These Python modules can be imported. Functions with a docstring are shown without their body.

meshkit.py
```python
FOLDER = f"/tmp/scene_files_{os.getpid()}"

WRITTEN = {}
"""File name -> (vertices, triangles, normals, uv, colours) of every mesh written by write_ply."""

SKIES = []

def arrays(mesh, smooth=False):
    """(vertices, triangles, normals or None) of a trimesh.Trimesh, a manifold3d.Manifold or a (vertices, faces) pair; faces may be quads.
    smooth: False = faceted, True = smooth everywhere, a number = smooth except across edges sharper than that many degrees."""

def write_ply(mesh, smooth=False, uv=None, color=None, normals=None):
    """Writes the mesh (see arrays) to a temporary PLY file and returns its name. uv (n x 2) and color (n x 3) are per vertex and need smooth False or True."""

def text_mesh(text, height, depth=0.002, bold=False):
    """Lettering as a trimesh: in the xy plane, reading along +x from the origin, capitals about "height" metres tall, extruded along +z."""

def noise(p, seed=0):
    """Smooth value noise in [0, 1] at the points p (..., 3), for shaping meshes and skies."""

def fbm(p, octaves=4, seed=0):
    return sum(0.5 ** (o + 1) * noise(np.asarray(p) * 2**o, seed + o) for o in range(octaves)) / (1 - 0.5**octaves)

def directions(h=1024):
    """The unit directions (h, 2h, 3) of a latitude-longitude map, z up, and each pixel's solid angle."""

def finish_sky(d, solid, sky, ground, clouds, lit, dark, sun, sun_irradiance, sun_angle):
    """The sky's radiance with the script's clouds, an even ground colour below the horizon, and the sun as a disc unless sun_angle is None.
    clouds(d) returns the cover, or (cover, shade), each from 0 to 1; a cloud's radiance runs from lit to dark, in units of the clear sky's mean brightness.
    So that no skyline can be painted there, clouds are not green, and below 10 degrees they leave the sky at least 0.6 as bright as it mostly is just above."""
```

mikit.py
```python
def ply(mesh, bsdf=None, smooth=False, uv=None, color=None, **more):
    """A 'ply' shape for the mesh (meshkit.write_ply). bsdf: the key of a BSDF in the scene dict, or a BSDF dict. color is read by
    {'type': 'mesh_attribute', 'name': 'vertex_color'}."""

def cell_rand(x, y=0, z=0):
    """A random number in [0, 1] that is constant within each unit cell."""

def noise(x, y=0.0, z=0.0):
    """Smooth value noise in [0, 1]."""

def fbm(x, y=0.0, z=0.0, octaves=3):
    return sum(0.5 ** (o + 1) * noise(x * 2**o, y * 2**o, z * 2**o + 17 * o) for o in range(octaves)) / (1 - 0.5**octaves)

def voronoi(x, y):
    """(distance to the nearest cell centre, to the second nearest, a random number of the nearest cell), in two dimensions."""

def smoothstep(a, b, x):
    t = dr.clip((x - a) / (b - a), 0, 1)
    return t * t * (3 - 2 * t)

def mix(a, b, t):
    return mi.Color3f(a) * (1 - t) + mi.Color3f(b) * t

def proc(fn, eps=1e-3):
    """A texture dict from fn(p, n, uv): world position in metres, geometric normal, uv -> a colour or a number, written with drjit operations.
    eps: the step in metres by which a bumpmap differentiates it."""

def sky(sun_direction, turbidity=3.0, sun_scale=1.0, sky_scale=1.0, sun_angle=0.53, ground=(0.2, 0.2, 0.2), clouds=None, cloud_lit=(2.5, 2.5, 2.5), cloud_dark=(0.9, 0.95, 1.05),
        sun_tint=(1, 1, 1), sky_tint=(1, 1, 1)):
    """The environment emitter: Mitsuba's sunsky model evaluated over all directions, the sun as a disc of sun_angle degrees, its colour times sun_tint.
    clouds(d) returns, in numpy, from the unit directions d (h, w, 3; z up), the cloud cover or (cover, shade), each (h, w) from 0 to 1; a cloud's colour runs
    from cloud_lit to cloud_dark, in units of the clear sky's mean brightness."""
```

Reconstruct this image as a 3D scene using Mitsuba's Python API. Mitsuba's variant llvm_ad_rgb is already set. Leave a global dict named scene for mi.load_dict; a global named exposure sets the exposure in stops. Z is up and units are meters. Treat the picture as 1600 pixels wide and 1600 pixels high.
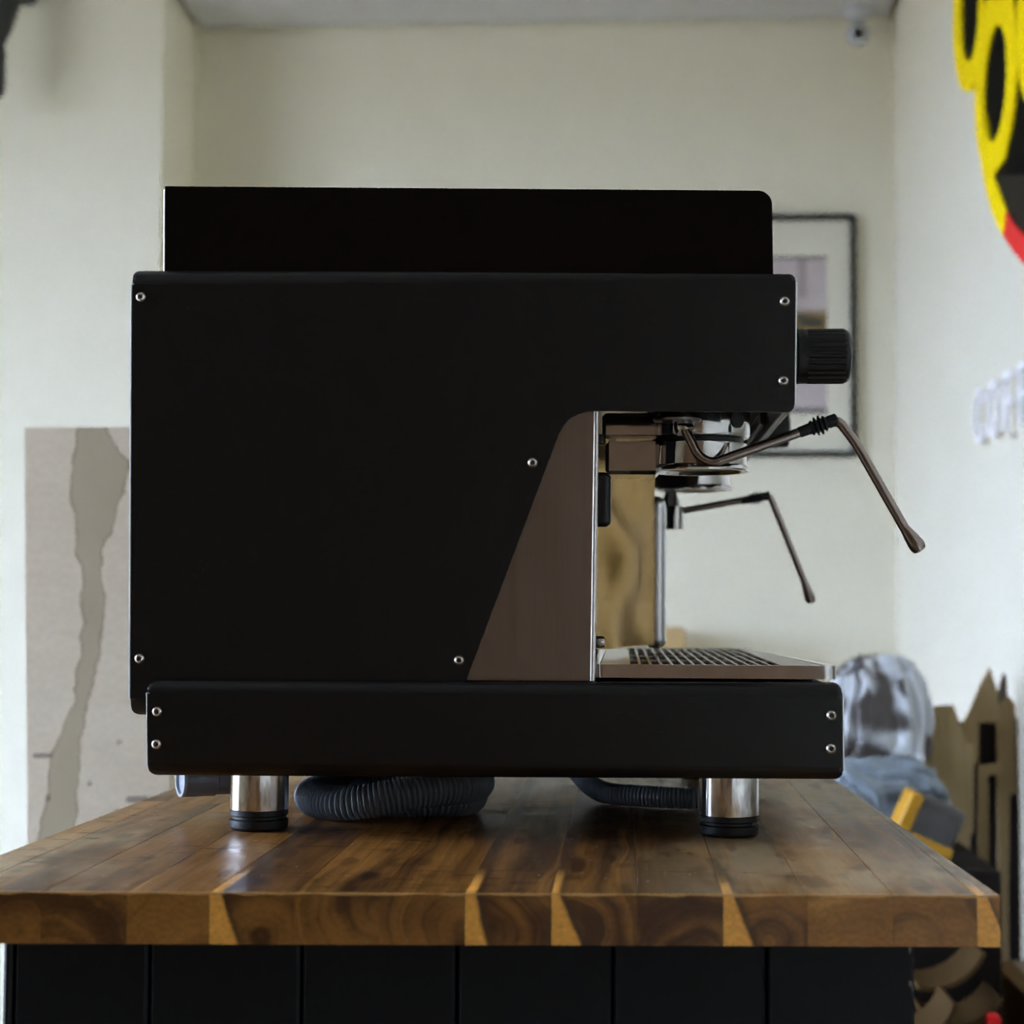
import math, random
import numpy as np
import trimesh, shapely, manifold3d
from shapely.geometry import Polygon, box as sbox, Point, LineString
import drjit as dr
import mitsuba as mi
import mikit, meshkit
from mikit import proc, noise, fbm, smoothstep, mix

T = mi.ScalarTransform4f
V = lambda *a: np.array(a, float)
random.seed(4)
rng = np.random.default_rng(4)

# ------------------------------------------------------------------ camera, sky, exposure
FPX = 2800.0                       # focal length in pixels of a 1600 px wide frame
EYE = V(0, 0, 1.09)
PITCH = math.atan(145 / FPX)
YAW = math.atan(176 / FPX * math.cos(PITCH))
ROLL = math.radians(0.30)
FWD = V(-math.sin(YAW) * math.cos(PITCH), math.cos(YAW) * math.cos(PITCH), math.sin(PITCH))
_R = V(math.cos(YAW), math.sin(YAW), 0)
_U = np.cross(_R, FWD)
UP = _U * math.cos(ROLL) - _R * math.sin(ROLL)
RIGHT = np.cross(FWD, UP)
scene, labels = {}, {}
scene['camera'] = {'type': 'thinlens', 'fov': math.degrees(2 * math.atan(800 / FPX)), 'fov_axis': 'x',
                   'aperture_radius': 0.0046, 'focus_distance': 1.44, 'near_clip': 0.05, 'far_clip': 100.0,
                   'to_world': T().look_at(origin=EYE.tolist(), target=(EYE + FWD).tolist(), up=UP.tolist())}


def overcast(d):
    return np.ones(d.shape[:2]), 0.25 + 0.0 * d[..., 2]


scene['sky'] = mikit.sky((-0.5, 0.3, 0.8), turbidity=4, sun_scale=0.0, sky_scale=1.0, ground=(0.20, 0.17, 0.135),
                         clouds=overcast, cloud_lit=(2.03, 2.5, 3.38), cloud_dark=(1.43, 1.7, 2.28))
exposure = 6.18


# ------------------------------------------------------------------ helpers
def ray(px, py):
    return RIGHT * (px - 800) / FPX - UP * (py - 800) / FPX + FWD


def at(px, py, Y):
    """The point of the plane y = Y that lies at a place of the photograph."""
    d = ray(px, py)
    return EYE + d * (Y - EYE[1]) / d[1]


def atx(px, py, X):
    d = ray(px, py)
    return EYE + d * (X - EYE[0]) / d[0]


def atz(px, py, Z):
    d = ray(px, py)
    return EYE + d * (Z - EYE[2]) / d[2]


def add(key, mesh, mat, smooth=False, label=None, cat=None, group=None, kind=None):
    scene[key] = mikit.ply(mesh, mat, smooth=smooth)
    if label or cat or group or kind:
        tag(key, label, cat, group, kind)


def tag(key, label=None, cat=None, group=None, kind=None):
    labels[key] = {k: v for k, v in dict(label=label, category=cat, group=group, kind=kind).items() if v}


COUNT = {}


def nth(key):
    COUNT[key] = COUNT.get(key, -1) + 1
    return key if COUNT[key] == 0 else f'{key}_{COUNT[key]:03d}'


def fixed(m):
    if m.volume < 0:
        m.invert()
    return m


def cat_(*ms):
    return trimesh.util.concatenate(list(ms))


def extr(poly, t, frame):
    """Extrudes a shapely polygon; frame(a, b, c) maps its plane (a, b) and the depth c from 0 to t to world points."""
    ms = []
    for g in getattr(poly, 'geoms', [poly]):
        if g.is_empty or g.geom_type != 'Polygon':
            continue
        m = trimesh.creation.extrude_polygon(g, t, engine='earcut')
        v = np.array(m.vertices)
        m = trimesh.Trimesh(frame(v[:, 0], v[:, 1], v[:, 2]), m.faces, process=False)
        ms.append(fixed(m))
    return cat_(*ms)


def xz(y0):
    return lambda a, b, c: np.stack([a, y0 + c, b], 1)


def xy(z0):
    return lambda a, b, c: np.stack([a, b, z0 + c], 1)


def yz(x0):
    return lambda a, b, c: np.stack([x0 + c, a, b], 1)


def man(m):
    return manifold3d.Manifold(manifold3d.Mesh(np.asarray(m.vertices, np.float32), np.asarray(m.faces, np.uint32)))


def tri(M):
    m = M.to_mesh()
    return trimesh.Trimesh(m.vert_properties[:, :3], m.tri_verts, process=False)


def bx(x0, x1, y0, y1, z0, z1):
    m = trimesh.creation.box((abs(x1 - x0), abs(y1 - y0), abs(z1 - z0)))
    m.apply_translation([(x0 + x1) / 2, (y0 + y1) / 2, (z0 + z1) / 2])
    return m


def cbox(x0, x1, y0, y1, z0, z1, c=0.002):
    """A box with chamfered edges."""
    lo, hi = np.minimum([x0, y0, z0], [x1, y1, z1]), np.maximum([x0, y0, z0], [x1, y1, z1])
    p = []
    for k in range(3):
        a, b = lo + c, hi - c
        a[k], b[k] = lo[k], hi[k]
        for i in np.ndindex(2, 2, 2):
            p.append([(a, b)[i[j]][j] for j in range(3)])
    return trimesh.convex.convex_hull(np.array(p))


def rbox(x0, x1, y0, y1, z0, z1, r, n=24):
    s = manifold3d.Manifold.sphere(r, n)
    M = manifold3d.Manifold.batch_hull([s.translate((x, y, z)) for x in (x0 + r, x1 - r) for y in (y0 + r, y1 - r) for z in (z0 + r, z1 - r)])
    return tri(M)


def frame_of(d):
    d = np.asarray(d, float) / np.linalg.norm(d)
    a = np.cross(d, V(0, 0, 1) if abs(d[2]) < 0.9 else V(1, 0, 0))
    a /= np.linalg.norm(a)
    return a, np.cross(d, a), d


def lathe(prof, p, d, n=48, flute=None):
    """Turns the profile [(radius, height)] about the axis through p along d."""
    a, b, d = frame_of(d)
    prof = np.asarray(prof, float)
    th = np.arange(n) * 2 * np.pi / n
    R = np.repeat(prof[:, :1], n, 1)
    if flute is not None:
        R = R * flute(th[None, :], prof[:, 1:2])
    P = np.asarray(p) + R[..., None] * (np.cos(th)[None, :, None] * a + np.sin(th)[None, :, None] * b) + prof[:, 1][:, None, None] * d
    k = len(prof)
    i, j = np.meshgrid(np.arange(k - 1), np.arange(n), indexing='ij')
    q = np.stack([i * n + j, i * n + (j + 1) % n, (i + 1) * n + (j + 1) % n, (i + 1) * n + j], -1).reshape(-1, 4)
    v, f = P.reshape(-1, 3), [q[:, [0, 1, 2]], q[:, [0, 2, 3]]]
    for row, s in ((0, -1), (k - 1, 1)):
        if prof[row, 0] > 1e-6:
            v = np.vstack([v, np.asarray(p) + prof[row, 1] * d])
            c, o = len(v) - 1, row * n
            jj = np.arange(n)
            f.append(np.stack([np.full(n, c), o + jj, o + (jj + 1) % n], 1)[:, ::s])
    m = trimesh.Trimesh(v, np.vstack(f), process=False)
    m.merge_vertices()
    m.update_faces(m.nondegenerate_faces())
    return fixed(m)


def curve(pts, n=60):
    from scipy.interpolate import PchipInterpolator, CubicSpline
    pts = np.asarray(pts, float)
    t = np.r_[0, np.cumsum(np.linalg.norm(np.diff(pts, axis=0), axis=1) ** 0.7)]
    c = CubicSpline(t, pts)(np.linspace(0, t[-1], n * 4))
    s = np.r_[0, np.cumsum(np.linalg.norm(np.diff(c, axis=0), axis=1))]
    u = np.linspace(0, s[-1], n)
    return np.stack([np.interp(u, s, c[:, k]) for k in range(3)], 1)


def fillet(pts, r, n=8):
    """A polyline with its corners rounded."""
    pts = [np.asarray(p, float) for p in pts]
    out = [pts[0]]
    for a, b, c in zip(pts, pts[1:], pts[2:]):
        u, v = (a - b) / np.linalg.norm(a - b), (c - b) / np.linalg.norm(c - b)
        L = min(r, 0.48 * np.linalg.norm(a - b), 0.48 * np.linalg.norm(c - b))
        for t in np.linspace(0, 1, n):
            out.append((1 - t) ** 2 * (b + u * L) + 2 * t * (1 - t) * b + t * t * (b + v * L))
    return np.array(out + [pts[-1]])


def tube(pts, rad, sides=20):
    p = np.asarray(pts, float)
    rad = np.broadcast_to(np.asarray(rad, float), (len(p),))
    t = np.gradient(p, axis=0)
    t /= np.linalg.norm(t, axis=1, keepdims=True)
    a = frame_of(t[0])[0]
    A = []
    for k in range(len(p)):
        a = a - t[k] * (a @ t[k])
        a = a / np.linalg.norm(a)
        A.append(a)
    A = np.array(A)
    B = np.cross(t, A)
    th = np.arange(sides) * 2 * np.pi / sides
    v = (p[:, None] + rad[:, None, None] * (np.cos(th)[None, :, None] * A[:, None] + np.sin(th)[None, :, None] * B[:, None])).reshape(-1, 3)
    i, j = np.meshgrid(np.arange(len(p) - 1), np.arange(sides), indexing='ij')
    q = np.stack([i * sides + j, i * sides + (j + 1) % sides, (i + 1) * sides + (j + 1) % sides, (i + 1) * sides + j], -1).reshape(-1, 4)
    jj = np.arange(sides)
    v = np.vstack([v, p[:1], p[-1:]])
    c0, c1, o = len(v) - 2, len(v) - 1, (len(p) - 1) * sides
    f = np.vstack([q[:, [0, 1, 2]], q[:, [0, 2, 3]], np.stack([np.full(sides, c0), (jj + 1) % sides, jj], 1), np.stack([np.full(sides, c1), o + jj, o + (jj + 1) % sides], 1)])
    return fixed(trimesh.Trimesh(v, f, process=False))


def poly_at(pts, Y):
    """Photo places on the plane y = Y as an (x, z) polygon."""
    q = [at(a, b, Y) for a, b in pts]
    return Polygon([(p[0], p[2]) for p in q])


def rounded(poly, r):
    return poly.buffer(-r, quad_segs=8).buffer(r, quad_segs=8)


# ------------------------------------------------------------------ materials
def pr(c, rough=0.5, metal=0.0, spec=0.5, **k):
    return {'type': 'principled', 'base_color': c if isinstance(c, dict) else {'type': 'rgb', 'value': list(c)}, 'roughness': rough, 'metallic': metal, 'specular': spec, **k}


def two(b):
    return {'type': 'twosided', 'bsdf': b}


def wallpaint(c, amt=0.03):
    def fn(p, n, uv):
        g = fbm(p.x * 3, p.y * 3, p.z * 3, 3) - 0.5
        return mi.Color3f(c) * (1 + amt * g)
    return fn


scene['mat_wall'] = two({'type': 'bumpmap', 'arbitrary': {'type': 'proc', **{k: v for k, v in proc(lambda p, n, uv: fbm(p.x * 90, p.y * 90, p.z * 90, 2), 2e-3).items() if k != 'type'}}, 'scale': 0.0006,
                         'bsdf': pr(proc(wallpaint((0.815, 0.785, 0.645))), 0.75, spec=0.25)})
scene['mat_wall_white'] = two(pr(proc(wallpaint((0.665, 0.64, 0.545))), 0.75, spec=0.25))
scene['mat_ceiling'] = two(pr((0.53, 0.53, 0.525), 0.8, spec=0.2))
scene['mat_roof'] = two(pr((0.30, 0.28, 0.26), 0.9))
scene['mat_floor'] = two(pr(proc(lambda p, n, uv: mix((0.24, 0.19, 0.14), (0.33, 0.27, 0.20), fbm(p.x * 4, p.y * 40, 0, 3))), 0.5))
scene['mat_rear_wall'] = two(pr((0.26, 0.155, 0.085), 0.7))


def satin_fn(p, n, uv):
    g = fbm(p.x * 900, p.y * 900, p.z * 900, 2)
    dust = smoothstep(0.87, 0.93, noise(p.x * 330, p.y * 330, p.z * 330)) * smoothstep(0.55, 0.75, fbm(p.x * 9, p.y * 9, p.z * 9, 2))
    return mix((0.0020, 0.0021, 0.0023), (0.0032, 0.0032, 0.0034), g) + mi.Color3f(0.012) * dust


scene['mat_black_satin'] = pr(proc(satin_fn), 0.34, spec=0.52)
scene['mat_black_gloss'] = pr((0.0025, 0.0025, 0.003), 0.09, spec=0.4)
scene['mat_black_inner'] = pr((0.006, 0.006, 0.007), 0.6, spec=0.2)
scene['mat_black_plastic'] = pr((0.005, 0.005, 0.0048), 0.34, spec=0.4)
scene['mat_rubber'] = pr((0.006, 0.0065, 0.0075), 0.45, spec=0.4)


def brushed_fn(p, n, uv):
    g = noise(p.x * 900, p.y * 900, p.z * 14) * 0.6 + noise(p.x * 2500, p.y * 10, p.z * 30) * 0.4
    low = fbm(p.x * 12, p.y * 12, p.z * 9, 3)
    return mix((0.27, 0.205, 0.165), (0.37, 0.29, 0.24), 0.5 * g + 0.5 * low)


def scratch_h(p, n, uv):
    a = smoothstep(0.80, 0.88, noise(p.x * 60 + 7, 0, p.z * 1500)) * smoothstep(0.5, 0.6, noise(p.x * 30, 3, p.z * 45)) * smoothstep(1.02, 0.99, p.z + 0.0 * p.x)
    return a


def brushed_rough(p, n, uv):
    return 0.30 + 0.14 * noise(p.x * 1200, 0, p.z * 12) + 0.25 * scratch_h(p, n, uv)


scene['mat_steel'] = pr(proc(lambda p, n, uv: brushed_fn(p, n, uv) * (1 + 0.7 * scratch_h(p, n, uv))), proc(brushed_rough), metal=1.0)
scene['mat_steel_plain'] = pr((0.62, 0.59, 0.56), 0.25, metal=1.0)
scene['mat_wand'] = pr((0.33, 0.275, 0.24), 0.20, metal=1.0)
scene['mat_chrome'] = pr(proc(lambda p, n, uv: mix((0.66, 0.64, 0.62), (0.80, 0.79, 0.78), fbm(p.x * 80, p.y * 80, p.z * 80, 2))), 0.07, metal=1.0)
scene['mat_foot_chrome'] = pr(proc(lambda p, n, uv: mix((0.50, 0.47, 0.45), (0.80, 0.78, 0.76), smoothstep(0.3, 0.6, fbm(p.x * 260, p.y * 260, p.z * 60, 3)))), 0.10, metal=1.0)
scene['mat_screw'] = pr((0.78, 0.74, 0.70), 0.22, metal=1.0)
scene['mat_socket'] = pr((0.03, 0.028, 0.026), 0.6)
scene['mat_dark_steel'] = pr((0.22, 0.20, 0.19), 0.28, metal=1.0)
scene['mat_aluminium'] = pr((0.80, 0.81, 0.83), 0.30, metal=1.0)


def splash_h(p, n, uv):
    return fbm(p.x * 26 + 0.8 * noise(p.z * 9, p.x * 20), p.y * 5, p.z * 8, 2)


scene['mat_steel_tinted'] = two({'type': 'bumpmap', 'arbitrary': proc(splash_h, 2e-3), 'scale': 0.016, 'bsdf': {'type': 'roughconductor', 'material': 'Au', 'alpha': 0.12, 'specular_reflectance': {'type': 'rgb', 'value': [0.42, 0.32, 0.26]}}})  # polished steel; the warm surroundings it mirrors are put into the gold tint
scene['mat_hose'] = pr((0.15, 0.17, 0.195), 0.36, spec=0.5)
scene['mat_pvc'] = pr((0.115, 0.12, 0.13), 0.4, spec=0.5)
scene['mat_pvc_edge'] = pr((0.34, 0.38, 0.43), 0.4)

# ------------------------------------------------------------------ the room
YB, XR, XL, ZC = 4.60, 0.0, -3.1, 0.0
XR = at(1398, 500, YB)[0]
ZC = at(850, 39, YB)[2]
YP = 4.27                                    # the pillar's face
XPB = at(300, 400, YB)[0]
XPF = at(250, 400, YP)[0]
add('wall_back', bx(XPB - 0.3, XR + 0.2, YB, YB + 0.15, -0.05, ZC + 0.15), 'mat_wall', label='off-white back wall of the recess', kind='structure')
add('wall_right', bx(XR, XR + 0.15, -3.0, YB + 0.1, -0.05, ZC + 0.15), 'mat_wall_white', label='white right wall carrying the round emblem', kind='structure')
pil = Polygon([(XPF, YP), (XPB, YB + 0.1), (XL - 0.1, YB + 0.1), (XL - 0.1, YP)])
add('wall_left', extr(pil, ZC + 0.2, xy(-0.05)), 'mat_wall', label='white wall face left of the recess', kind='structure')
g = 0.022
cpoly = Polygon([(XR - g, -3), (XR - g, YB - g), (XPB + g, YB - g), (XPF + g, YP - g), (XL, YP - g), (XL, -3)])
add('ceiling', extr(cpoly, 0.03, xy(ZC)), 'mat_ceiling', label='pale grey ceiling with a shadow gap round its edge', kind='structure')
add('ceiling_slab', bx(XL - 0.2, XR + 0.2, -3.1, YB + 0.2, ZC + 0.07, ZC + 0.2), 'mat_roof', kind='structure', label='slab above the ceiling')
add('floor', bx(XL - 0.2, XR + 0.2, -3.1, YB + 0.2, -0.1, 0.0), 'mat_floor', label='brown floor', kind='structure')
add('wall_front', bx(XL - 0.1, XR + 0.1, -3.1, -3.0, -0.05, ZC + 0.2), 'mat_rear_wall', label='brown wall behind the viewer', kind='structure')
# the shop front on the left: sill, head and posts round open glazing
WY0, WY1, WZ1 = 0.85, 2.85, 2.45
sf = [bx(XL - 0.1, XL, -3.0, YP + 0.1, WZ1, ZC + 0.2), bx(XL - 0.1, XL, -3.0, YP + 0.1, -0.05, 0.25), bx(XL - 0.1, XL, -3.0, WY0, 0.2, WZ1 + 0.05), bx(XL - 0.1, XL, WY1, YP + 0.1, 0.2, WZ1 + 0.05)]
for y in (1.85,):
    sf.append(bx(XL - 0.1, XL, y - 0.04, y + 0.04, 0.2, WZ1 + 0.05))
add('window_1', cat_(*sf), 'mat_wall', label='shop front with large openings', kind='structure')

# ------------------------------------------------------------------ the workbench
foot_Y = 1.49
ZT = at(405, 1301, foot_Y - 0.024)[2]        # table top
TH = 0.0335


def front_pt(px):
    return atz(px, 1394 + 5 * px / 1563 + 5.5 * (1 - ((px - 780) / 790) ** 2) * 0.5, ZT)


FL, FR = front_pt(-148), front_pt(1563)
RB = atz(1310, 1222, ZT)
LB = atz(268, 1233, ZT)
YBK = 2.16
ext = lambda a, b: a + (b - a) * (YBK - a[1]) / (b[1] - a[1])
BR, BL = ext(FR, RB), ext(FL, LB)
top_poly = Polygon([FL[:2], FR[:2], BR[:2], BL[:2]])
SB = [front_pt(x)[0] for x in (-71, 62, 195, 324, 456, 590, 725, 861, 996, 1131, 1263, 1397, 1527)]
XB = [float(v) for v in [FL[0] - 0.03] + SB + [FR[0] + 0.01]]
FRX, FRY, FLX, FLY, ZT = float(FR[0]), float(FR[1]), float(FL[0]), float(FL[1]), float(ZT)


def stave_u(p):
    """(number of the stave, place across it from 0 to 1)"""
    i, lo, hi = mi.Float(0), mi.Float(XB[0]), mi.Float(XB[1])
    for k in range(1, len(XB) - 1):
        on = p.x > XB[k]
        i = dr.select(on, float(k), i)
        lo = dr.select(on, XB[k], lo)
        hi = dr.select(on, XB[k + 1], hi)
    return i, (p.x - lo) / (hi - lo), hi - lo


SAP = {2: 0.0, 4: 0.30, 7: 0.24, 8: 0.30, 10: 0.32, 13: 0.70, 1: 0.0}


def wood_fn(p, n, uv):
    i, u, w = stave_u(p)
    j = dr.floor((p.y - FLY + 0.17 * mikit.cell_rand(i, 71)) / 0.62)
    r1, r2, r3 = mikit.cell_rand(i, 11, j), mikit.cell_rand(i, 23, j), mikit.cell_rand(i, 37, j)
    d = (ZT - p.z) / TH
    wob = fbm(p.x * 30, p.y * 5, p.z * 30 + i * 7, 3) - 0.5
    cu, cd = r1 * 1.2 - 0.1, 0.2 + 1.6 * r2
    rr = dr.sqrt(dr.square((u - cu) * 1.65) + dr.square(d - cd)) + 0.55 * wob
    ring = noise(rr * 5 + i * 3, p.y * 1.5) * 0.55 + noise(rr * 17 + i * 5, p.y * 3) * 0.28 + fbm(p.x * 45, p.y * 4, p.z * 45 + i, 3) * 0.17
    fine = fbm(p.x * 420, p.y * 26, p.z * 420, 2)
    tone = dr.clip(0.16 + 0.62 * r3 + 0.60 * (ring - 0.5) + 0.6 * wob, 0, 1)
    dark, mid, lite = (0.072, 0.026, 0.0065), (0.29, 0.122, 0.026), (0.56, 0.28, 0.062)
    c = mix(dark, mid, smoothstep(0.05, 0.55, tone))
    c = mix(c, lite, smoothstep(0.55, 1.0, tone) * 0.8)
    sapw = mi.Float(0)
    for k, s in SAP.items():
        if s:
            sapw = dr.select(i == float(k), s, sapw)
    near = smoothstep(0.15, 0.05, p.y - FLY)
    sap = near * dr.select(sapw > 0, smoothstep(0.03, -0.03, u - sapw * (0.35 + 0.75 * d) + 0.10 * wob), 0.0)
    heart = dr.select(sapw > 0, smoothstep(0.16, 0.0, u - sapw * (0.35 + 0.75 * d) + 0.10 * wob) * (1 - sap), 0.0)
    c = mix(c, (0.055, 0.022, 0.010), heart * 0.7)
    c = mix(c, (0.84, 0.40, 0.075), sap)
    knot = smoothstep(0.011, 0.003, dr.sqrt(dr.square(p.x - KN[0]) + dr.square((p.y - KN[1]) * 0.35)))
    c = mix(c, (0.03, 0.012, 0.006), knot * 0.85)
    c = c * (0.78 + 0.44 * fine)
    wear_sheen = smoothstep(0.36, 0.66, fbm(p.x * 15, p.y * 6, 3, 4)) * smoothstep(0.6, 0.95, n.z) * smoothstep(0.10, 0.25, dr.abs(p.x - XMID))  # worn patches; masked off mid-bench to paint shade there and sheen at the ends
    c = mix(c, (0.48, 0.355, 0.19), wear_sheen * 0.65)
    rubbed = smoothstep(0.0019, 0.0006, (p.y - FLY - (FRY - FLY) * (p.x - FLX) / (FRX - FLX)) + (ZT - p.z) + 0.0014 * (noise(p.x * 90, 1) - 0.5))
    c = mix(c, (0.66, 0.37, 0.13), rubbed * 0.8)
    streak = smoothstep(0.62, 0.78, fbm(p.x * 60, p.y * 16, 9, 3)) * smoothstep(0.6, 0.95, n.z)
    c = c * (1 - 0.35 * streak)
    scr = smoothstep(0.66, 0.76, fbm(p.x * 45, p.y * 230, 4, 3)) * smoothstep(0.6, 0.95, n.z) * smoothstep(0.45, 0.6, fbm(p.x * 9, p.y * 9, 8, 2))
    c = c * (1 - 0.55 * scr)
    chip = smoothstep(0.90, 0.94, noise(p.x * 330, p.y * 330, p.z * 190)) * smoothstep(FRX - 0.013, FRX - 0.009, p.x) * smoothstep(0.6, 0.2, n.z)
    c = mix(c, (0.6, 0.5, 0.42), chip)
    crumbs = smoothstep(0.955, 0.975, noise(p.x * 240, p.y * 240, 5)) * smoothstep(0.8, 0.95, n.z)
    return mix(c, (0.5, 0.42, 0.32), crumbs * 0.6)


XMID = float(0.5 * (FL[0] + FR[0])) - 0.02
KN = atz(577, 1368, ZT).tolist()
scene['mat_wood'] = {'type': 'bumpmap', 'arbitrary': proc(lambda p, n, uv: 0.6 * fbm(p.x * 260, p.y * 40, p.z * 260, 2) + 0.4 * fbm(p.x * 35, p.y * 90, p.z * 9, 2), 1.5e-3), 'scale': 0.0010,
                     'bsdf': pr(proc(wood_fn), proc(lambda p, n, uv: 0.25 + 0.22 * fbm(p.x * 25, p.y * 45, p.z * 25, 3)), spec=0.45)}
tag('workbench', 'butcher block workbench with a black boarded front carrying the espresso machine', 'workbench')


def slab(poly, z0, z1, c):
    a = np.array(poly.exterior.coords)[:-1]
    b = np.array(poly.buffer(-c, join_style=2).exterior.coords)[:-1]
    pts = np.vstack([np.c_[b, np.full(len(b), z0)], np.c_[a, np.full(len(a), z0 + c)], np.c_[a, np.full(len(a), z1 - c)], np.c_[b, np.full(len(b), z1)]])
    return trimesh.convex.convex_hull(pts)


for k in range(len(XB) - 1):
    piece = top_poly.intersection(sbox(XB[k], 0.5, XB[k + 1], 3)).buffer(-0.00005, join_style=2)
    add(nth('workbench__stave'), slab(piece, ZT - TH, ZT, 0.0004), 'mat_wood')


def paint_fn(p, n, uv):
    g = fbm(p.x * 500, p.y * 500, p.z * 40, 2)
    c = mix((0.0022, 0.0032, 0.0042), (0.0038, 0.005, 0.0062), g)
    spot = smoothstep(0.935, 0.96, noise(p.x * 95 + 3, p.y * 95, p.z * 95))
    c = mix(c, (0.05, 0.045, 0.035), spot * 0.8)
    chip = smoothstep(0.55, 0.75, noise(p.x * 200, 0, p.z * 130)) * smoothstep(CH[0] - 0.003, CH[0] - 0.0015, p.x) * smoothstep(0.018, 0.010, dr.abs(p.z - CH[2]))
    return mix(c, (0.35, 0.30, 0.25), chip)


YC = FR[1] + 0.028
CH = at(1426, 1512, YC).tolist()
scene['mat_paint'] = pr(proc(paint_fn), 0.5, spec=0.25)
xs = [at(x, 1540, YC)[0] for x in (2, 20, 232, 470, 713, 957, 1198, 1431)]
for a, b in zip(xs, xs[1:]):
    add(nth('workbench__board'), cbox(a + 0.0009, b - 0.0009, YC, YC + 0.018, 0.02, ZT - TH, 0.0022), 'mat_paint')
add('workbench__cabinet', bx(xs[0] + 0.003, xs[-1] - 0.003, YC + 0.016, YBK - 0.05, 0.0, ZT - TH), 'mat_paint')

# ------------------------------------------------------------------ the espresso machine
Y0, Y1 = 1.430, 2.055
tag('espresso_machine', 'black two-group espresso machine seen side-on, standing on the workbench', 'espresso machine')
EM = 'espresso_machine__'


def bent(poly, y0, t, r, top=True, bottom=False):
    """A plate whose upper (and lower) margin is rolled backward with radius r."""
    M = man(extr(poly, t, xz(y0)))
    zt, zb = poly.bounds[3], poly.bounds[1]
    lo = zb + r if bottom else zb - 1
    parts = []
    big = lambda z0, z1: man(bx(-5, 5, -5, 5, z0, z1))
    mid = M ^ big(lo, zt - r)
    parts.append(tri(mid))
    if top:
        parts.append(rollup((M ^ big(zt - r, zt + 1)), zt - r, r, 1))
    if bottom:
        parts.append(rollup((M ^ big(zb - 1, zb + r)), zb + r, r, -1))
    return cat_(*parts)


def rollup(M, z0, r, s):
    M = M.refine_to_length(0.0035)
    m = tri(M)
    v = np.array(m.vertices)
    d = np.clip((v[:, 2] - z0) * s / r, 0, 0.995)
    v[:, 1] += r * (1 - np.sqrt(1 - d * d))
    return trimesh.Trimesh(v, m.faces, process=False)


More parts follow.
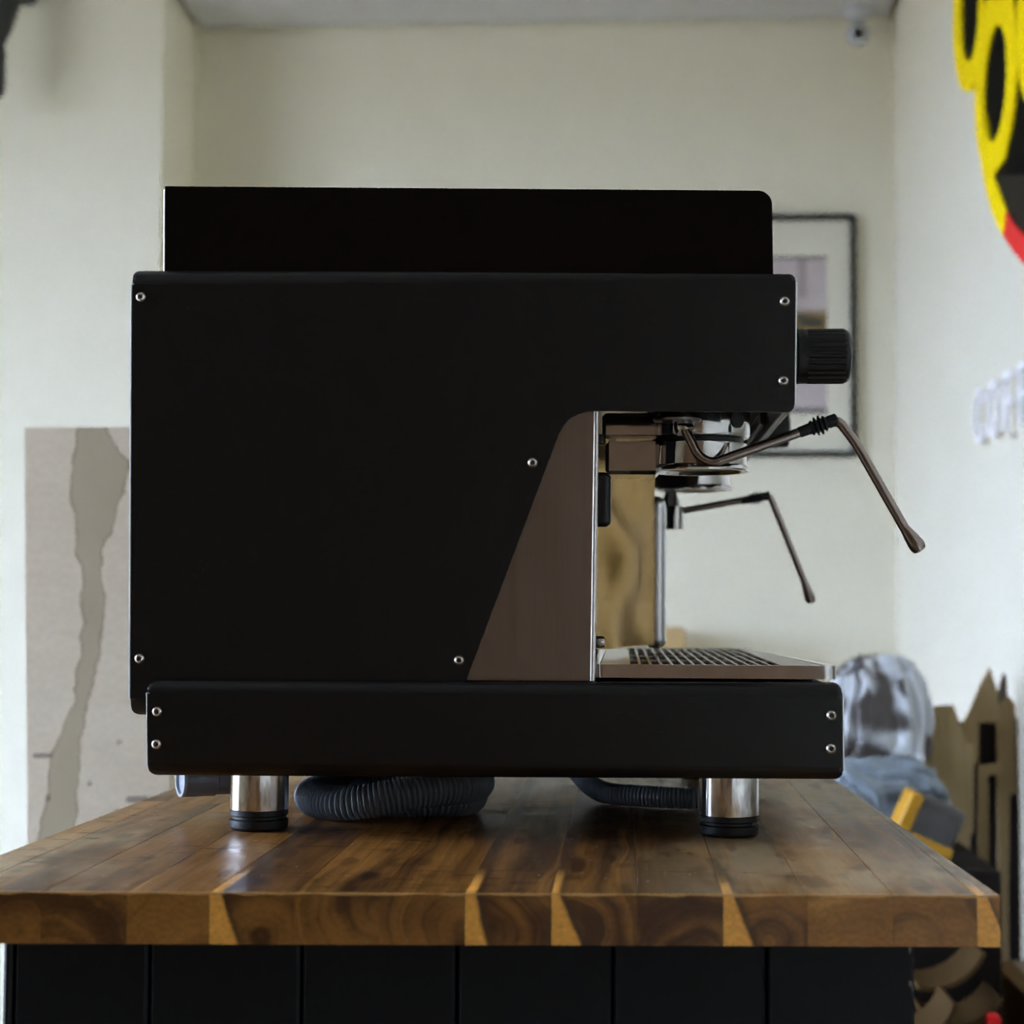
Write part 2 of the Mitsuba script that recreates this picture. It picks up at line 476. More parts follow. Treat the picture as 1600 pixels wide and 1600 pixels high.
curve_cut = [(934, 642), (915, 643), (902, 647), (890, 654), (880, 665), (873, 678)]
up_out = [(207, 419), (1243, 428), (1241, 644)] + curve_cut + [(727, 1066), (727, 1092), (226, 1118), (204, 1118)]
up_poly = poly_at(up_out, Y0)
up_poly = rounded(up_poly, 0.0055)
add(EM + 'side_panel', bent(up_poly, Y0, 0.0025, 0.0135, True, True), 'mat_black_satin', 35)
wide = poly_at([(700, 1110), (860, 630), (1000, 500), (1000, 640), (933, 642), (926, 1066)], Y0)
trim_poly = poly_at([(900, 636), (934, 636), (932, 800), (926, 1064), (720, 1063), (860, 660)], Y0 + 0.004)
trim_m = extr(trim_poly, 0.012, xz(Y0 + 0.004))
add(EM + 'trim_panel', trim_m, 'mat_steel', label='brushed steel trim wedge with light scratches near its foot')
pa, pb = at(931.5, 640, Y0 + 0.005), at(926, 1064, Y0 + 0.005)
add(EM + 'trim_edge', tube([pa, (pa + pb) / 2, pb], 0.0022, 12), 'mat_aluminium', 40, label='bright rolled edge of the steel trim')
base_poly = rounded(poly_at([(230, 1064), (1315, 1067), (1317, 1218), (231, 1213)], Y0 - 0.012), 0.006)
add(EM + 'base_panel', bent(base_poly, Y0 - 0.012, 0.0025, 0.013, True, True), 'mat_black_satin', 35)
# bright cut edges of the sheets: they face the shop front on the left and the wall on the right
for a, b, yy in (((205.5, 445), (202.5, 1092), Y0 + 0.003), ((230, 1082), (231, 1200), Y0 - 0.009), ((1243.5, 440), (1242, 630), Y0 + 0.003), ((1316.5, 1082), (1317.5, 1205), Y0 - 0.009)):
    p, q = at(*a, yy), at(*b, yy)
    add(nth(EM + 'edge_strip'), tube([p, (p + q) / 2, q], 0.0011, 8), 'mat_aluminium', 40, label='bare metal cut edge')

# body between the side panels
P = lambda px, py, Y=Y0: at(px, py, Y)
xl, xm, xh = P(214, 700)[0], P(925, 700)[0], P(1240, 500)[0]
ZHU = float(P(1080, 641)[2]) + 0.028
zt, zh, zb0, zbb = P(700, 427)[2], P(1080, 641)[2], P(700, 1064)[2], P(700, 1210)[2]
add(EM + 'body', cat_(bx(xl, xm - 0.003, Y0 + 0.0145, Y1 - 0.0135, zb0 - 0.02, zt - 0.001), bx(xm - 0.01, xh - 0.003, Y0 + 0.0145, Y1 - 0.0135, ZHU + 0.002, zt - 0.001)), 'mat_black_inner')
bxl, bxr = P(236, 1150, Y0 - 0.012)[0], P(1312, 1150, Y0 - 0.012)[0]
add(EM + 'base', cbox(bxl, bxr, Y0 + 0.002, Y1, zbb + 0.0015, zb0 - 0.0015, 0.004), 'mat_black_inner')
far = bent(up_poly, Y0, 0.0025, 0.0135, True, True)
fv = np.array(far.vertices)
fv[:, 1] = Y0 + Y1 - fv[:, 1]
add(nth(EM + 'far_panel'), fixed(trimesh.Trimesh(fv, far.faces[:, ::-1], process=False)), 'mat_black_satin', 35)
add(EM + 'front_fascia', rbox(xh - 0.006, xh + 0.0005, Y0 + 0.006, Y1 - 0.004, zh + 0.001, zt - 0.003, 0.0028, 16), 'mat_black_satin', 40)
add(EM + 'head_underside', bx(xm - 0.004, xh - 0.002, Y0 + 0.004, Y1 - 0.004, ZHU - 0.001, ZHU + 0.0025), 'mat_dark_steel')
add(EM + 'slot_strip', cbox(xh - 0.011, xh - 0.0055, 1.634, 1.926, 1.2545, 1.267, 0.0015), 'mat_rubber')  # dark slot strip along the inner face of the fascia

# cup rail on top
rail = poly_at([(258, 291), (1206, 298), (1208, 432), (258, 432)], Y0 + 0.02)
tr = poly_at([(1160, 270), (1230, 270), (1230, 340), (1160, 340)], Y0 + 0.02)
rail = rail.difference(tr).union(rounded(rail, 0.0115).intersection(tr))
Yr0, Yr1 = Y0 + 0.02, Y1 - 0.02
add(EM + 'cup_rail', extr(rail, 0.004, xz(Yr0)), 'mat_black_gloss', label='glossy black cup rail')
add(EM + 'cup_rail_001', extr(rail, 0.004, xz(Yr1 - 0.004)), 'mat_black_gloss', label='glossy black cup rail of the far side')
rz0, rz1 = rail.bounds[1], rail.bounds[3]
rx0, rx1 = rail.bounds[0], rail.bounds[2]
add(EM + 'rail_back', cbox(rx0 + 0.0005, rx0 + 0.004, Yr0 + 0.004, Yr1 - 0.004, rz0, at(262, 293, Yr0)[2], 0.0008), 'mat_black_gloss')
add(EM + 'rail_front', cbox(rx1 - 0.006, rx1 - 0.003, Yr0 + 0.004, Yr1 - 0.004, rz0, at(1206, 322, Yr0)[2], 0.0008), 'mat_black_gloss')
pe, pf = at(259.5, 297, Yr0 + 0.003), at(259.5, 425, Yr0 + 0.003)
add(EM + 'rail_edge', tube([pe, (pe + pf) / 2, pf], 0.0024, 10), 'mat_aluminium', 40, label='bright metal edge at the back of the cup rail')
add(EM + 'cup_tray', bx(rx0 + 0.01, rx1 - 0.01, Yr0 + 0.004, Yr1 - 0.004, zt - 0.002, zt + 0.001), 'mat_steel_plain')


# screws
def screw(p, r=0.0042):
    prof = [(0.0, -0.0006), (0.36 * r, -0.0006), (0.44 * r, 0.0019), (0.60 * r, 0.0022), (0.85 * r, 0.0014), (r, 0.0003), (r, -0.0005), (0, -0.001)]
    return lathe(prof, p, (0, -1, 0), 24)


def socket(p, r=0.0042):
    return lathe([(0.0, 0.0), (0.40 * r, 0.0), (0.40 * r, 0.0007), (0.0, 0.0007)], p, (0, -1, 0), 6)


for a, b, yy in [(220, 464, Y0), (1226, 471, Y0), (1224, 595, Y0), (832, 723, Y0), (717, 1032, Y0), (218, 1029, Y0),
                 (245.5, 1112, Y0 - 0.012), (244.5, 1163, Y0 - 0.012), (1299, 1118, Y0 - 0.012), (1298.5, 1170, Y0 - 0.012)]:
    k = nth(EM + 'screw')
    add(k, screw(at(a, b, yy)), 'mat_screw', 35)
    add(k + '__socket', socket(at(a, b, yy)), 'mat_socket')


# steam knobs
def knob(px0, px1, py, Y, rad, key):
    a, b = at(px0, py, Y), at(px1, py, Y)
    L = (b - a)[0]
    fl = lambda th, h: 1 - 0.045 * (np.clip(np.cos(th * 26) * 2.2, -1, 1) * 0.5 + 0.5) * ((h > 0.20 * L) & (h < 0.88 * L))
    prof = [(0, 0), (0.97 * rad, 0), (1.0 * rad, 0.02 * L), (0.99 * rad, 0.10 * L), (0.985 * rad, 0.19 * L), (1.0 * rad, 0.205 * L), (1.0 * rad, 0.22 * L), (1.0 * rad, 0.5 * L), (1.0 * rad, 0.85 * L), (1.0 * rad, 0.865 * L), (0.96 * rad, 0.885 * L), (0, 0.885 * L)]
    add(key, lathe(prof, a, (1, 0, 0), 208, fl), 'mat_black_plastic', 30, label='black fluted steam knob')
    cap = [(0, 0.875 * L), (0.955 * rad, 0.875 * L), (0.955 * rad, 0.90 * L), (0.93 * rad, 0.93 * L), (0.86 * rad, 0.965 * L), (0.70 * rad, 0.985 * L), (0.4 * rad, 0.997 * L), (0, L)]
    add(key + '__cap', lathe(cap, a, (1, 0, 0), 64), 'mat_black_plastic', 40)


Yk = Y0 + 0.045
knob(1243, 1329, 557, Yk, 42.5 / FPX * (Yk + 0.02), nth(EM + 'steam_knob'))
Yk2 = 2.03
ka, kb = at(1243, 557, Yk), at(1329, 557, Yk)
d2 = at(1216, 681, Yk2)
add(EM + 'steam_knob_001', lathe([(0, 0), (0.021, 0), (0.022, 0.03), (0.021, 0.043), (0.015, 0.045), (0, 0.046)], V(kb[0] - 0.044, Yk2, ka[2] - 0.005), (1, 0, 0), 48), 'mat_black_plastic', 30)


# group heads
def group(px, py, Y, rad, key, gdx=0):
    c = at(px, py, Y)
    s = rad
    z0 = c[2]
    H = (ZHU - z0)
    low = [(0.80, 0.004), (0.90, 0.0), (1.0, 0.0), (1.015, 0.0015), (1.0, 0.0035), (0.965, 0.005), (0.955, 0.022), (0.965, 0.0232), (0.90, 0.024), (0.0, 0.024)]
    low = [(a * s, b) for a, b in low]
    upr = [(0.0, 0.0275), (0.93 * s, 0.0275), (1.0 * s, 0.0285), (1.03 * s, 0.031), (1.03 * s, 0.9 * H), (1.03 * s, H), (0, H)]
    tag(key, 'chrome brew group')
    add(key + '__bell', lathe(upr, c, (0, 0, 1), 72), 'mat_chrome', 35)
    add(key + '__collar', lathe(low, c, (0, 0, 1), 72), 'mat_chrome', 35)
    add(key + '__gasket', lathe([(0, 0.0235), (0.90 * s, 0.0235), (0.90 * s, 0.0278), (0, 0.0278)], c, (0, 0, 1), 48), 'mat_rubber', 35, label='black gasket line')
    add(key + '__shower_screen', lathe([(0, 0.003), (0.82 * s, 0.003), (0.82 * s, 0.006), (0, 0.006)], c, (0, 0, 1), 48), 'mat_dark_steel', label='dark shower screen')
    return c, H


YG = 1.52
gc, gh = group(1091, 738, YG, 78 / FPX * YG, EM + 'group_head')
for (a, b, c_, d_) in ((941, 645, 1030, 685), (946, 689, 1030, 741)):
    p, q = at(a, b, YG - 0.03), at(c_, d_, YG - 0.03)
    add(nth(EM + 'group_head__neck'), cbox(p[0], q[0], YG - 0.03, YG + 0.03, q[2], p[2], 0.003), 'mat_chrome')
p = at(1148, 654, YG - 0.035)
add(EM + 'group_head__badge', lathe([(0, -0.001), (0.0075, -0.001), (0.0075, 0.001), (0.004, 0.0015), (0, 0.0015)], V(*(gc[:2] + V(0.70, -0.714) * (81 / FPX * YG)), p[2]), (0.70, -0.714, 0), 24), 'mat_socket', 30, label='small dark oval boss')
g2, gh2 = group(1084, 767, 1.93, 0.0405, EM + 'group_head_001')
p, q = at(975, 720, 1.915), at(1050, 762, 1.915)
add(EM + 'group_head_001__neck', cbox(p[0], q[0], 1.915, 1.965, q[2], p[2], 0.003), 'mat_chrome')


# steam wands
def grip(a, b, r0, key):
    L = np.linalg.norm(b - a)
    prof = [(0, 0), (1.0 * r0, 0), (1.1 * r0, 0.03 * L), (1.15 * r0, 0.26 * L)]
    for k in range(4):
        h = 0.30 + 0.11 * k
        rr = (1.55, 1.95, 2.0, 1.65)[k]
        prof += [(1.2 * r0, h * L), (rr * r0, (h + 0.035) * L), (rr * r0, (h + 0.06) * L), (1.2 * r0, (h + 0.095) * L)]
    prof += [(1.2 * r0, 0.76 * L), (1.3 * r0, 0.78 * L), (1.3 * r0, 0.97 * L), (1.1 * r0, L), (0, L)]
    add(key, lathe(prof, a, b - a, 32), 'mat_rubber', 25, label='black rubber grip sleeve')


def nozzle(a, b, r0, key):
    L = np.linalg.norm(b - a)
    prof = [(0, 0), (1.0 * r0, 0), (1.05 * r0, 0.08 * L), (1.25 * r0, 0.25 * L), (1.55 * r0, 0.52 * L), (1.72 * r0, 0.72 * L), (1.66 * r0, 0.86 * L), (1.35 * r0, 0.96 * L), (0.7 * r0, L), (0, L)]
    add(key, lathe(prof, a, b - a, 32), 'mat_wand', 30, label='steel steam nozzle')


Yw = 1.462
W = lambda px, py, Y=Yw: at(px, py, Y)
r = 7.6 / FPX * Yw
k = EM + 'steam_wand'
tag(k, 'nearer steam wand, crooked under the brew group')
path = fillet([W(1060, 648, Yw + 0.004), W(1067, 664, Yw + 0.002), W(1092, 714), W(1113, 724), W(1282, 664), W(1308, 655), W(1336, 690), W(1416, 830)], 0.014, 8)
add(k + '__pipe', tube(path, r, 20), 'mat_wand', 40)
add(k + '__collar', lathe([(0, 0), (0.0075, 0), (0.0085, 0.004), (0.0075, 0.009), (0, 0.009)], W(1071, 674, Yw + 0.001), W(1062, 652, Yw + 0.004) - W(1071, 674, Yw + 0.001), 24), 'mat_chrome', 30)
add(k + '__joint', lathe([(0, 0), (0.019, 0), (0.020, 0.002), (0.012, 0.006), (0.010, 0.012), (0, 0.012)], W(1058, 659, Yw + 0.008), (0, 0, 1), 32), 'mat_dark_steel', 30)
grip(W(1248, 676), W(1308, 655), r, k + '__grip')
nozzle(W(1411, 822), W(1439, 861), r * 0.95, k + '__nozzle')
Yv = 1.96
W2 = lambda px, py: at(px, py, Yv)
r2 = 5.2 / FPX * Yv
k = EM + 'steam_wand_001'
tag(k, 'farther steam wand hanging from a vertical valve stem')
path = fillet([W2(1056, 800), W2(1190, 776), W2(1203, 776), W2(1213, 800), W2(1259, 915)], 0.012, 8)
add(k + '__pipe', tube(path, r2, 16), 'mat_wand', 40)
a = W2(1048, 690)
zz = [W2(1048, y)[2] for y in (690, 770, 788, 792, 827)]
sc = Yv / FPX
add(k + '__stem', lathe([(0, 0), (8 * sc, 0), (8 * sc, zz[1] - zz[0])] + [(11 * sc, zz[2] - zz[0] + 0.002), (0, zz[2] - zz[0])], W2(1048, 690), (0, 0, 1), 28)
    if False else lathe([(0, zz[3] - 0.001), (15 * sc, zz[3]), (9 * sc, zz[1]), (8 * sc, zz[1] + 0.01), (8 * sc, zz[0]), (0, zz[0])], V(W2(1048, 700)[0], Yv, 0), (0, 0, 1), 28), 'mat_dark_steel', 30)
add(k + '__joint', lathe([(0, zz[4]), (13.6 * sc, zz[4]), (14.5 * sc, zz[4] + 0.002), (14.5 * sc, zz[3]), (0, zz[3])], V(W2(1054.5, 800)[0], Yv, 0), (0, 0, 1), 32), 'mat_chrome', 30)
grip(W2(1158, 783), W2(1203, 774), r2, k + '__grip')
nozzle(W2(1255, 905), W2(1268, 942), r2 * 0.95, k + '__nozzle')

# black rocker handle by the trim, small bolts
p, q = at(932, 738, 1.455), at(955, 823, 1.455)
add(EM + 'tap_handle', rbox(p[0] - 0.004, q[0], 1.450, 1.466, q[2], p[2], 0.0055), 'mat_black_plastic', 40, label='black handle behind the steel trim')
for a, b, Y in ((942, 687, 1.56), (936, 1003, 1.50)):
    add(nth(EM + 'bolt'), lathe([(0, 0), (0.0045, 0), (0.005, 0.002), (0.005, 0.007), (0.004, 0.009), (0, 0.009)], at(a - 8, b, Y), (1, 0, 0), 20), 'mat_chrome', 30)

# splash sheet and bright column on the far side of the working area
zs = at(934, 1013, 1.97)[2]
sa, sb = at(915, 1016, 1.58), at(1023, 1006, 1.805)
n1, n2 = 30, 44
gz0, gz1 = at(934, 1014, 1.62)[2], at(960, 690, 1.70)[2]
uu, vv = np.meshgrid(np.linspace(0, 1, n1), np.linspace(0, 1, n2))
wav = 0.007 * np.sin(uu * 5.5 - vv * 6 + 1.2 * np.sin(vv * 4)) + 0.004 * np.sin(uu * 8 + vv * 9)
gp = np.stack([sa[0] + (sb[0] - sa[0]) * uu + wav * np.sin(np.pi * uu), sa[1] + (sb[1] - sa[1]) * uu, gz0 + (gz1 - gz0) * vv], -1).reshape(-1, 3)
ii, jj = np.meshgrid(np.arange(n1 - 1), np.arange(n2 - 1))
q = np.stack([jj * n1 + ii, jj * n1 + ii + 1, (jj + 1) * n1 + ii + 1, (jj + 1) * n1 + ii], -1).reshape(-1, 4)
add(EM + 'splash_sheet', trimesh.Trimesh(gp, np.vstack([q[:, [0, 1, 2]], q[:, [0, 2, 3]]]), process=False), 'mat_steel_tinted', True, label='wavy polished steel splash sheet, its warm reflections put in as a gold tint')
p, q = at(1009, 777, 1.83), at(1040, 1013, 1.83)
add(EM + 'splash_column', rbox(p[0], q[0], 1.81, 1.85, q[2], p[2], 0.0085), 'mat_aluminium', 40, label='bright rounded metal column beside the splash sheet')

# drip tray
Yt = 1.438
zt1 = at(1100, 1039, Yt)[2]
zt0 = at(1100, 1060, Yt)[2]
nl, nr = at(925, 1039, Yt), at(1309, 1039, Yt)
fr_, fl_ = atz(1166, 1013, zt1), atz(1000, 1015, zt1)
ytf = fr_[1]
plan = Polygon([nl[:2], nr[:2], (fr_[0] + 0.004, ytf), (nl[0], ytf)])
plan = rounded(plan, 0.010)
k = EM + 'drip_tray'
tag(k, 'polished steel drip tray with slotted grate')
rim = plan.difference(plan.buffer(-0.006))
add(k + '__tray', cat_(extr(rim, zt1 - zt0, xy(zt0)), extr(plan.buffer(-0.003), 0.002, xy(zt0 + 0.001))), 'mat_chrome', 30)
inner = plan.buffer(-0.0065)
gx0, gx1 = atz(985, 1037, zt1)[0], atz(1222, 1037, zt1)[0]
slots = []
ys = np.linspace(Yt + 0.012, ytf - 0.02, 5)
x = gx0
while x < gx1 - 0.006:
    for a, b in zip(ys, ys[1:]):
        slots.append(sbox(x, a + 0.003, x + 0.0066, b - 0.003))
    x += 0.0088
grate = inner.difference(shapely.union_all(slots))
add(k + '__grate', extr(grate, 0.0015, xy(zt1 - 0.0022)), 'mat_steel_plain', label='slotted steel grate')
add(k + '__basin', extr(inner, 0.001, xy(zt0 + 0.004)), 'mat_black_inner')

# feet
def foot(x, y, zt_, key):
    h = zt_ - ZT
    rr = 0.0243
    tag(key)
    del labels[key]
    add(key + '__sleeve', lathe([(0, 0.030), (rr, 0.017), (rr, h), (0, h)], V(x, y, ZT), (0, 0, 1), 64), 'mat_foot_chrome', 30, label='chrome sleeve')
    rub = [(0, 0), (0.90 * rr, 0), (0.97 * rr, 0.0015), (1.0 * rr, 0.003), (1.0 * rr, 0.0085), (0.93 * rr, 0.0095), (0.93 * rr, 0.0115), (1.0 * rr, 0.0125), (1.0 * rr, 0.0165), (0, 0.0175)]
    add(key + '__pad', lathe(rub, V(x, y, ZT), (0, 0, 1), 64), 'mat_rubber', 30, label='black rubber pad')


xa, xb = at(405, 1260, foot_Y)[0], at(1139, 1260, foot_Y)[0]
for x, y in ((xa, foot_Y), (xb, foot_Y), (xa, Y1 - 0.075), (xb, Y1 - 0.075)):
    foot(x, y, zbb + 0.003, nth(EM + 'foot'))


# ------------------------------------------------------------------ hoses below the machine
def ribbed(pts, r0, pitch=0.0042, amp=0.0013, sides=28):
    pts = np.asarray(pts)
    c = curve(pts, 400)
    L = np.linalg.norm(np.diff(c, axis=0), axis=1).sum()
    c = curve(pts, int(L / pitch * 5))
    s = np.arange(len(c)) / 5 * 2 * np.pi
    return tube(c, r0 + amp * np.sign(np.cos(s)) * np.abs(np.cos(s)) ** 0.5, sides)


tag('drain_hose', 'thick grey corrugated drain hose coiled on the bench under the machine', 'hose')
R0 = 0.0140
zc_ = ZT + R0 + 0.0016
G = lambda px, Y, dz=0.0: V(at(px, 1260, Y)[0], Y, zc_ + dz)
coil = [G(745, 1.625, 0.0135), G(715, 1.565, 0.0135), G(660, 1.545, 0.0115), G(600, 1.537, 0.006), G(540, 1.540, 0.001), G(500, 1.562, 0.0), G(487, 1.61, 0.0), G(520, 1.66, 0.001), G(600, 1.685, 0.001), G(690, 1.675, 0.0),
        G(735, 1.635, -0.0), G(715, 1.592, 0.0), G(660, 1.580, 0.0), G(600, 1.590, 0.0), G(560, 1.612, 0.0)]
add('drain_hose__tube', ribbed(coil, R0), 'mat_hose', 40)
# the smooth pipe end at the left
pc = at(282, 1218.5, 1.545)
ax = V(0.86, 0.50, 0.0)
rp = 0.0150
add('drain_hose__pipe', lathe([(0.82 * rp, 0.035), (0.82 * rp, 0.001), (0.86 * rp, 0.0), (0.98 * rp, 0.0), (rp, 0.001), (rp, 0.030), (0.93 * rp, 0.031), (0.93 * rp, 0.075), (0, 0.075)], pc, ax, 48), 'mat_pvc', 30, label='smooth grey pipe end')
add('drain_hose__rim', lathe([(0.815 * rp, 0.002), (0.815 * rp, -0.0006), (0.99 * rp, -0.0006), (1.005 * rp, 0.002), (0.815 * rp, 0.0021)], pc, ax, 48), 'mat_pvc_edge', 30, label='pale lip of the pipe end')
H2 = lambda px, py, Y: at(px, py, Y)
Hz = lambda px, Y, dz=0.0: V(at(px, 1240, Y)[0], Y, ZT + 0.0106 + dz)
add('supply_hose', ribbed([Hz(893, 1.755, 0.034), Hz(903, 1.74, 0.018), Hz(935, 1.715, 0.002), Hz(980, 1.69), Hz(1040, 1.675), Hz(1092, 1.67)], 0.0095, 0.0035, 0.0008, 20), 'mat_hose', 40,
    label='thin dark ribbed hose lying straight under the machine beside the right foot', cat='hose')

# ------------------------------------------------------------------ stained board on the left
Yb = 2.30
bpoly = Polygon([(at(38, 668, Yb)[0], at(38, 668, Yb)[2]), (at(268, 667, Yb)[0], at(268, 667, Yb)[2]), (at(275, 1310, Yb)[0], 0.0), (at(57, 1900, Yb)[0], 0.0)])
ST = [(60, 285, 380), (150, 262, 425), (185, 255, 450), (300, 252, 440), (360, 268, 410), (430, 270, 395), (500, 275, 368), (610, 297, 360), (690, 285, 378), (750, 298, 365), (830, 297, 358), (940, 272, 345), (1040, 262, 310), (1140, 218, 300), (1260, 180, 280), (1400, 170, 270), (1540, 140, 270), (1800, 120, 260)]
STW = []
for zy, za, zb_ in ST:
    y = 640 + zy / 2.286
    STW.append((float(at(100, y, Yb)[2]), float(at(za / 2.286, y, Yb)[0]), float(at(zb_ / 2.286, y, Yb)[0])))


def board_fn(p, n, uv):
    lo, hi = mi.Float(STW[-1][1]), mi.Float(STW[-1][2])
    for (z0, l0, h0), (z1, l1, h1) in zip(STW, STW[1:]):
        on = (p.z <= z0) & (p.z > z1)
        t = (z0 - p.z) / (z0 - z1)
        lo = dr.select(on, l0 + (l1 - l0) * t, lo)
        hi = dr.select(on, h0 + (h1 - h0) * t, hi)
    w = 0.012 * (fbm(p.z * 45, p.x * 45, 0, 3) - 0.5)
    w2 = 0.012 * (fbm(p.z * 45 + 50, p.x * 45, 0, 3) - 0.5)
    d = dr.minimum(p.x - lo + w, hi - p.x + w2)
    base = mix((0.735, 0.625, 0.465), (0.80, 0.695, 0.53), fbm(p.x * 5, 0, p.z * 30, 3))
    base = base * (0.94 + 0.12 * fbm(p.x * 160, 0, p.z * 160, 2))
    inside = mix((0.475, 0.395, 0.265), (0.535, 0.455, 0.315), fbm(p.x * 14, 0, p.z * 14, 3))
    c = mix(base, inside, smoothstep(-0.001, 0.0012, d))
    c = mix(c, (0.30, 0.215, 0.12), smoothstep(0.0028, 0.0006, dr.abs(d)) * (0.35 + 0.4 * noise(p.z * 60, p.x * 60)))
    spot = smoothstep(0.86, 0.92, noise(p.x * 55 + 9, 0, p.z * 55)) * smoothstep(SPZ + 0.06, SPZ, p.z) * smoothstep(0.35, 0.6, noise(p.x * 9, 4, p.z * 9))
    return mix(c, (0.13, 0.10, 0.07), spot * 0.7)


SPZ = float(at(100, 1190, Yb)[2])
scene['mat_board'] = pr(proc(board_fn), 0.7, spec=0.25)
bm = extr(bpoly, 0.018, xz(Yb))
add('stained_board', bm, 'mat_board', label='tall beige panel with a long brownish drip stain, leaning upright behind the bench at left', cat='panel')

# ------------------------------------------------------------------ picture frame
Yf_ = YB
fo = lambda l, t, r_, b: (at(l, t, Yf_ - 0.02), at(r_, b, Yf_ - 0.02))
(a, b) = fo(1056, 337, 1339, 713)
fx0, fx1, fz0, fz1 = a[0], b[0], b[2], a[2]
px_m = (YB - 0.02) / FPX
fw = 8 * px_m
tag('picture_frame', 'thin black picture frame with a wide pale mat hanging on the back wall', 'picture frame')
outer = sbox(fx0, fz0, fx1, fz1)
add('picture_frame__frame', extr(outer.difference(sbox(fx0 + fw, fz0 + fw, fx1 - fw, fz1 - fw)), 0.022, xz(YB - 0.024)), 'mat_black_inner')
ix1, iz1, iz0 = at(1292, 400, Yf_ - 0.01)[0], at(1292, 400, Yf_ - 0.01)[2], at(1292, 646, Yf_ - 0.01)[2]
ix0 = float(fx0 + (fx1 - ix1))
ix1, iz0, iz1 = float(ix1), float(iz0), float(iz1)
scene['mat_mat'] = pr((0.74, 0.715, 0.60), 0.7, spec=0.2)
add('picture_frame__mat', extr(sbox(fx0 + fw, fz0 + fw, fx1 - fw, fz1 - fw).difference(sbox(ix0, iz0, ix1, iz1)), 0.004, xz(YB - 0.010)), 'mat_mat', label='pale mat board')


def print_fn(p, n, uv):
    t = (p.z - iz0) / (iz1 - iz0)
    u = (p.x - ix0) / (ix1 - ix0)
    c = mix((0.50, 0.42, 0.43), (0.58, 0.52, 0.53), fbm(u * 5, t * 9, 0, 3))
    post = smoothstep(0.05, 0.02, dr.abs(u - 0.80)) * smoothstep(0.72, 0.75, t)
    c = mix(c, (0.30, 0.24, 0.25), post * 0.7)
    band = smoothstep(0.46, 0.52, t) * smoothstep(0.68, 0.62, t)
    c = mix(c, mix((0.05, 0.05, 0.04), (0.22, 0.15, 0.05), smoothstep(0.35, 0.6, fbm(u * 7, t * 12, 3, 3))), band)
    gold = smoothstep(0.38, 0.46, t) * smoothstep(0.56, 0.50, t) * smoothstep(0.45, 0.6, noise(u * 9, t * 4))
    c = mix(c, (0.50, 0.30, 0.08), gold)
    foot_ = smoothstep(0.05, 0.02, t) + smoothstep(0.975, 0.985, t) * 0.8
    return mix(c, (0.05, 0.045, 0.05), dr.clip(foot_, 0, 1) * 0.85)


scene['mat_print'] = pr(proc(print_fn), 0.4)
add('picture_frame__print', bx(ix0 - 0.005, ix1 + 0.005, YB - 0.006, YB - 0.0005, iz0 - 0.005, iz1 + 0.005), 'mat_print', label='photo print in muted pink, olive and gold')

# ------------------------------------------------------------------ security camera
scene['mat_white_plastic'] = pr((0.52, 0.54, 0.57), 0.4)
cc = at(1341, 54, 4.50)
sp = 4.5 / FPX
tag('security_camera', 'small white ball security camera tucked under the ceiling near the right corner', 'security camera')
ctop = V(cc[0], 4.50, ZC)
add('security_camera__base', lathe([(0, 0), (23 * sp, 0), (24 * sp, -0.012), (21 * sp, -0.026), (14 * sp, ctop[2] * 0 - 0.032), (0, -0.032)], ctop, (0, 0, 1), 40), 'mat_white_plastic', 35)
ball = trimesh.creation.icosphere(subdivisions=3, radius=19 * sp)
ball.apply_translation(cc)
add('security_camera__ball', ball, 'mat_white_plastic', True)
ld = V(-0.12, -0.95, -0.20)
ld /= np.linalg.norm(ld)
add('security_camera__lens', lathe([(0, -0.006), (7.5 * sp, -0.006), (7.5 * sp, 0.003), (5 * sp, 0.004), (0, 0.004)], cc + ld * 18 * sp, ld, 28), 'mat_black_gloss', 30, label='dark lens')

# ------------------------------------------------------------------ dark spotlight at the top left
scene['mat_fixture'] = pr((0.035, 0.038, 0.034), 0.5)
tag('wall_spotlight', 'dark cylindrical spotlight on a wall arm, cut by the top left corner of the view', 'spotlight')
Ys = 4.12
cy = at(-18, 148, Ys)
ct = at(-18, 70, Ys)
rs = 26 * Ys / FPX
add('wall_spotlight__housing', lathe([(0, 0), (0.86 * rs, 0), (0.97 * rs, 0.008), (rs, 0.02), (rs, ct[2] - cy[2] - 0.012), (0.9 * rs, ct[2] - cy[2]), (0, ct[2] - cy[2])], cy, (0, 0, 1), 40), 'mat_fixture', 35)
a0 = at(-8, 66, Ys)
add('wall_spotlight__arm', tube([V(a0[0], Ys, ct[2] - 0.004), at(0, 40, Ys), at(6, 18, Ys + 0.02), at(20, -2, Ys + 0.06), at(42, -8, YP - 0.005)], [0.020, 0.030, 0.032, 0.024, 0.016], 18), 'mat_fixture', 40)
add('wall_spotlight__mount', lathe([(0, 0), (0.028, 0), (0.028, 0.02), (0.02, 0.025), (0, 0.025)], at(44, -8, YP), (0, -1, 0), 28), 'mat_fixture', 30)

# ------------------------------------------------------------------ emblem and lettering on the right wall
EMB = lambda pts: Polygon([(q[1], q[2]) for q in (atx(1460 + a / 3.636, b / 3.636, XR - 0.03) for a, b in pts)])


def ell(cx, cy, rx, ry, rot=0.0, n=48):
    t = np.linspace(0, 2 * np.pi, n, endpoint=False)
    c, s = math.cos(rot), math.sin(rot)
    return [(cx + rx * math.cos(a) * c - ry * math.sin(a) * s, cy + rx * math.cos(a) * s + ry * math.sin(a) * c) for a in t]


